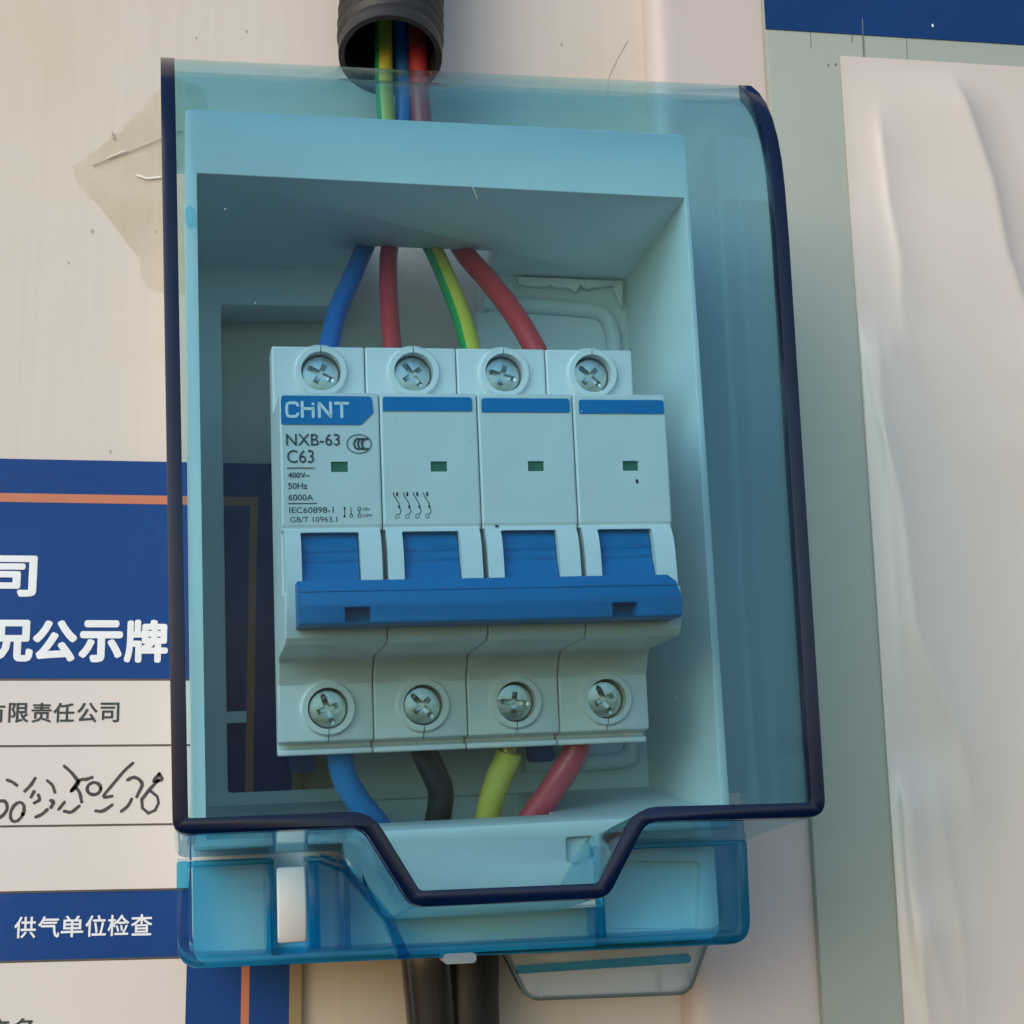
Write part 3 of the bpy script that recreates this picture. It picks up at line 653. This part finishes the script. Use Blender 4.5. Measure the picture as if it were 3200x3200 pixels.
# maker's word on the strip: C H i N T
def rel(x, y): return (-35.1 + x, 18.1 + y)
Lh = 2.75
wd_lines = [[rel(2.2, 2.2), rel(2.0, 2.55), rel(1.6, 2.62), rel(.8, 2.62), rel(.35, 2.45), rel(.22, 2.0), rel(.22, .75), rel(.35, .3), rel(.8, .12), rel(1.6, .12), rel(2.0, .25), rel(2.2, .6)],
    [rel(3.0, .1), rel(3.0, Lh)], [rel(3.0, 1.55), rel(4.9, 1.55)], [rel(4.95, 1.65), rel(4.95, .1)], [rel(4.93, 2.45), rel(4.97, 2.45)],
    [rel(6.05, .1), rel(6.05, 2.6)], [rel(6.1, 2.6), rel(8.05, .15)], [rel(8.1, .1), rel(8.1, 2.65)],
    [rel(9.0, 2.58), rel(11.2, 2.58)], [rel(10.1, 2.58), rel(10.1, .1)]]
strokes_part('lettering', wd_lines, .52, .09, M_LETTER)
for s, a, b, c, e in (('NXB-63', -35.1, -25.5, 12.9, 15.05), ('C63', -35.0, -30.2, 9.7, 12.1), ('400V~', -34.9, -31.0, 7.0, 8.0), ('50Hz', -34.9, -31.5, 5.0, 6.1), ('6000A', -34.9, -30.5, 2.9, 4.0), ('IEC60898-1', -34.8, -26.9, .6, 1.7), ('GB/T 10963.1', -34.7, -26.3, -1.05, -.05)):
    put_text(s, a, b, c, e, DF - .04, 'lettering', M_INK, cb, cf, .03 if e - c < 1.5 else 0)
strokes_part('lettering', [[(-35.0, 8.8), (-30.1, 8.8)]], .16, DF, M_INK)
strokes_part('lettering', [[(-34.9, 2.35), (-29.9, 2.35)]], .18, DF, M_INK)
ell = lambda cx, cz, rx, rz, a0=0, a1=2 * math.pi, n=22: [(cx + rx * math.cos(a0 + (a1 - a0) * k / n), cz + rz * math.sin(a0 + (a1 - a0) * k / n)) for k in range(n + 1)]
strokes_part('approval_mark', [ell(-22.05, 13.2, 2.2, 1.72)], .13, DF, M_INK)
strokes_part('approval_mark', [ell(-22.2 + k * .72, 13.2, .75, .95, math.radians(70), math.radians(290), 10) for k in (0, 1, 2)], .33, DF, M_INK)
strokes_part('switch_symbol', [[(-24.95, 1.5), (-25.0, -.1)], [(-23.8, 1.5), (-23.8, .3)], ell(-23.75, .05, .28, .3, n=10), ell(-22.3, 1.25, .3, .32, n=10), ell(-22.3, .02, .3, .32, n=10), [(-22.4, 1.0), (-22.2, .35)]], .14, DF, M_INK)
strokes_part('switch_symbol', [ell(-24.95, 1.4, .1, .16, n=8), ell(-25.0, -.05, .1, .16, n=8)], .2, DF, M_INK)
put_text('ON', -21.7, -20.5, .95, 1.5, DF - .04, 'lettering', M_INK, cb, cf, .04); put_text('OFF', -21.8, -20.0, -.25, .3, DF - .04, 'lettering', M_INK, cb, cf, .04)
sch = []
for k in range(4):
    x = -16.1 + k * 1.83
    sch += [[(x, 4.2), (x + .1, 3.7), (x + .75, 2.6), (x + 1.05, 2.1)], [(x + .75, 4.2), (x + .72, 3.6)], [(x + 1.05, 2.1), (x + .85, 1.5), (x + 1.2, 1.2), (x + 1.35, .8), (x + 1.1, .3), (x + .35, .1)], [(x + .3, -.15), (x + .35, -.5), (x + .9, -.45), (x + .95, -.1)]]
strokes_part('wiring_symbol', sch, .14, DF, M_INK)
strokes_part('wiring_symbol', [[(-16.1 + k * 1.83 + .72, 4.15), (-16.1 + k * 1.83 + .72, 3.65)] for k in range(4)] + [[(-16.1 + k * 1.83 + 1.05, 1.65), (-16.1 + k * 1.83 + 1.1, 1.55)] for k in range(4)], .34, DF, M_INK)
strokes_part('paint_speck', [[(29.7, 6.2), (29.75, 5.9)]], .5, DF, M_DARK)
strokes_part('paint_speck', [[(2.6, -2.1), (2.9, -2.2)]], .4, .12, M_DARK)
# handle bar
hb = rounded([(2.0, -12.5), (8.6, -12.5), (9.7, -14.2), (10.2, -16.8), (9.9, -20.3), (2.0, -20.4)], [.5, .8, 1.2, 2, .8, .4], 5)
bm = bmesh.new(); prism_u(bm, hb, -34.3, 33.9); bar = raw(bm)
bm = bmesh.new(); prism(bm, rounded([(-34.25, -30), (32.6, -30), (33.85, -20), (34.0, -17), (33.2, -13.8), (32.0, -12.6), (31, -5), (-34.25, -5)], [0, 0, .8, 2, .9, .5, 0, 0], 5), -5, 20); shp = raw(bm)
bar = boolean(bar, [(shp, 'INTERSECT'), (bbox(-26.4, -21.9, 5.5, 14, -19.9, -17.3), 'DIFFERENCE'), (bbox(21.0, 25.7, 5.5, 14, -20.0, -17.5), 'DIFFERENCE'), (bbox(-50, 50, 9.5, 14, -14.7, -14.55), 'DIFFERENCE')])
bar = bevel(bar, .18, 2, 40)
mesh_obj(bar, 'handle_bar', M_BLUE, cb, cf, 40)
M_CLIP = plastic('clip_blue', (.02, .09, .30), .4, .06, 60, .05, 500)
for a, b, z0 in ((-31.4, -25.8, -45.2), (20.6, 26.2, -45.0)):
    bm = bmesh.new(); prism(bm, rounded([(a, z0), (b, z0), (b, -36), (a, -36)], [1, 1, 0, 0], 4), -66, -63.2); finish(bm, 'rail_clip', M_CLIP, cb, cf)

# ------------------------------------------------------------------ wires
def insul(name, rgb): return plastic(name, rgb, .33, .05, 80, .06, 500)
M_WBLUE = insul('wire_blue', (.022, .135, .40)); M_WRED = insul('wire_red', (.50, .045, .045)); M_WYEL = insul('wire_yellow', (.55, .46, .05)); M_WGRN = insul('wire_green', (.02, .28, .07))
M_WLBLUE = insul('wire_light_blue', (.03, .23, .56)); M_WBLACK = insul('wire_black', (.022, .024, .026)); M_WLIME = insul('wire_lime', (.58, .50, .10)); M_WPINK = insul('wire_pink', (.58, .08, .115))
def wire(label, mats, pts, rad, stripe=None, group='', up=Vector((1, 0, 0))):
    a = pts[0]
    o_loc = Frame(a, True)
    bm = bmesh.new(); tube(bm, spline(pts, 10), rad, 20, True, up, stripe)
    o = finish(bm, 'wire', mats, None, o_loc, 60)
    o.matrix_world = Matrix.Translation((RB @ P3(a) + TB) * MM) @ RB.to_4x4()
    tag(o, label, 'wire', group); return o
G1 = 'wires from the hose to the top terminals'; G2 = 'wires leaving the bottom terminals'
wire('blue wire bending left from the box top to the first upper terminal', [M_WBLUE], [(-24.9, -29, 33), (-24.3, -31, 38), (-21.6, -38, 49), (-17.2, -47, 60), (-13.2, -56, 70), (-9, -63, 80), (-3.6, -66.5, 96), (-1.2, -68, 112), (-1.2, -69, 128), (-1, -70, 150)], 2.1, group=G1)
wire('red wire hanging straight down to the second upper terminal', [M_WRED], [(-11.0, -31, 33), (-11.0, -31, 39), (-10.4, -38, 49), (-9.2, -47, 60), (-7.5, -56, 70), (-4, -65, 82), (1.2, -69.5, 96), (3.0, -71, 112), (3.2, -72, 128), (3, -73, 150)], 2.0, group=G1)
wire('yellow and green striped wire running down to the third upper terminal', [M_WYEL, M_WGRN], [(5.9, -29, 33), (5.6, -31, 38), (4.9, -38, 49), (3.8, -47, 60), (2.6, -56, 70), (-1, -62, 82), (-5.0, -64.5, 96), (-6.0, -66, 112), (-5.6, -67, 128), (-5.4, -69, 150)], 2.1, stripe=lambda a: 1 if (.33 < a < .66) else 0, group=G1)
wire('red wire slanting right from the box top toward the fourth pole', [M_WRED], [(20.8, -29, 33), (19.8, -31, 38), (16.8, -38, 49), (13.1, -47, 60), (9.4, -56, 70), (6, -63, 82), (3.4, -66, 96), (2.4, -66.4, 112), (2.6, -66.8, 128), (2.6, -68, 150)], 2.35, group=G1)
wire('light blue wire bending right out of the first lower terminal', [M_WLBLUE], [(-23.6, -33, -36), (-23.8, -33, -41), (-22.8, -35, -46), (-19.6, -38, -51), (-15.5, -41, -56), (-12.5, -45, -62), (-10, -51, -70), (-7.2, -59, -77), (-6, -60, -80)], 2.5, group=G2)
wire('black wire curving out of the second lower terminal', [M_WBLACK], [(-8.2, -33, -36), (-7.4, -33, -41), (-5.0, -35, -46), (-3.6, -37, -50), (-4.4, -40, -57), (-4.8, -45, -63), (-4, -53, -72), (-3, -60, -77), (-2.4, -61, -80)], 2.6, group=G2)
wire('lime yellow wire below the third lower terminal', [M_WLIME], [(9.7, -32.6, -42.2), (9.2, -33.2, -44), (8.0, -35, -47), (6.6, -38, -52), (5.5, -41, -58), (4.4, -46, -64), (3.6, -54, -72), (3.4, -60, -77), (3.4, -61, -80)], 2.6, group=G2)
lime = [o for o in bpy.data.objects if o.get('label', '').startswith('lime yellow')][0]
bm = bmesh.new(); tube(bm, spline([(9.7, -32.4, -37), (9.7, -32.4, -40), (9.5, -32.8, -43.2)], 4), 1.75, 14)
finish(bm, 'copper_core', plastic('bare_copper', (.50, .36, .16), .35, .2, 300, .2, 900, metal=.8), lime, Frame((9.7, -32.6, -42.2), True), 60)
wire('pinkish red wire slanting left out of the fourth lower terminal', [M_WPINK], [(23.9, -33, -36), (23.6, -33, -42), (20.2, -35, -48), (16.8, -38, -53), (13.4, -41, -58), (9.5, -46, -65), (8, -54, -72), (7.2, -60, -77), (7, -61, -80)], 2.65, group=G2)

# ------------------------------------------------------------------ hose above and cables below
M_HOSE = plastic('black_hose', (.016, .015, .013), .5, .25, 60, .2, 400, dirt=(.06, .055, .045), dirt_scale=70, dirt_lo=.58, dirt_hi=.9)
ho, hf = root('corrugated_hose', 'black corrugated hose end above the box with coloured wires in its mouth', 'hose', (-12, 14, 136), False)
cpts = spline([(-9.5, 14.5, 480), (-10, 14.5, 380), (-10.4, 14.5, 270), (-10.8, 14.5, 190), (-11.2, 15.2, 163), (-11.8, 16.0, 154), (-12.3, 18.4, 143), (-12.7, 22.2, 132.8)], 22)
def resample(P, step):
    out = [P[0]]; acc = 0
    for a, b in zip(P, P[1:]):
        l = (b - a).length
        while acc + l >= step and l > 0:
            a = a + (b - a) * ((step - acc) / l); l = (b - a).length; acc = 0; out.append(a)
        acc += l
    return out + [P[-1]]
cpts = resample(cpts, .8)
n = len(cpts); HL = sum((b - a).length for a, b in zip(cpts, cpts[1:]))
def hr(t):
    L_ = t * HL; near = (1 - t) 
    wave = .55 * math.sin(2 * math.pi * L_ / 4.2)
    return 12.0 + wave * (1 if L_ < HL - 4 else .2)
bm = bmesh.new(); seg = 40
def rings_for(fun, flip=False):
    rr = []
    for i, p in enumerate(cpts):
        t = (cpts[min(i + 1, n - 1)] - cpts[max(i - 1, 0)]).normalized(); x = Vector((1, 0, 0)); x = (x - t * x.dot(t)).normalized(); y = t.cross(x)
        r = fun(i / (n - 1))
        rr.append([bm.verts.new(p + (x * math.cos(a) * (1 + .01 * math.sin(3 * a)) + y * math.sin(a)) * r) for a in [2 * math.pi * k / seg for k in range(seg)]])
    return rr
ro = rings_for(hr); ri = rings_for(lambda t: hr(t) - 1.3)
for R2 in (ro, ri):
    for i in range(n - 1):
        for k in range(seg): bm.faces.new((R2[i][k], R2[i][(k + 1) % seg], R2[i + 1][(k + 1) % seg], R2[i + 1][k]))
for k in range(seg):
    bm.faces.new((ro[-1][k], ro[-1][(k + 1) % seg], ri[-1][(k + 1) % seg], ri[-1][k])); bm.faces.new((ro[0][k], ri[0][k], ri[0][(k + 1) % seg], ro[0][(k + 1) % seg]))
finish(bm, 'hose_wall', M_HOSE, ho, hf, 70)

M_CABLE = plastic('black_sheath', (.014, .013, .013), .3, .15, 50, .12, 120, spec=.6, coat=.3)
M_SHEEN = plastic('sheath_highlight', (.026, .025, .024), .3, .3, 40, .1, 200, coat=.5, stretch=(1, 1, .15))  # glossy cable's highlight, put into the colour of a lengthwise stripe
M_CABLE2 = plastic('black_sheath_dull', (.012, .012, .012), .5, .2, 50, .1, 200)
def cable(label, mats, pts, rad, flat=1.0, stripe=None):
    a = pts[0]; fr = Frame(a, False); bm = bmesh.new()
    P = spline(pts, 8); tube(bm, P, rad, 32, False, Vector((1, 0, 0)), stripe)
    for v in bm.verts: v.co.y = a[1] + (v.co.y - a[1]) * flat
    ring0 = [e for e in bm.edges if e.is_boundary]
    bmesh.ops.holes_fill(bm, edges=ring0)
    o = finish(bm, 'power_cable', mats, None, fr, 50); o.location = P3(a) * MM; tag(o, label, 'cable', 'black cables under the box'); return o
cable('glossy black cable with a grey highlight leaving the box bottom', [M_CABLE, M_SHEEN], [(-4.6, 13, -66), (-4.4, 13, -70), (-3.4, 12, -80), (-1.6, 10, -100), (2, 8, -150), (3, 7, -260)], 5.6, stripe=lambda a: 1 if .66 < a < .78 else 0)
cable('dull black cable in the shade right of the glossy one', M_CABLE2, [(5.0, 10.5, -66), (5.0, 10.5, -70), (4.9, 10, -80), (6, 9, -100), (9.5, 8, -150), (11, 7, -260)], 5.9)
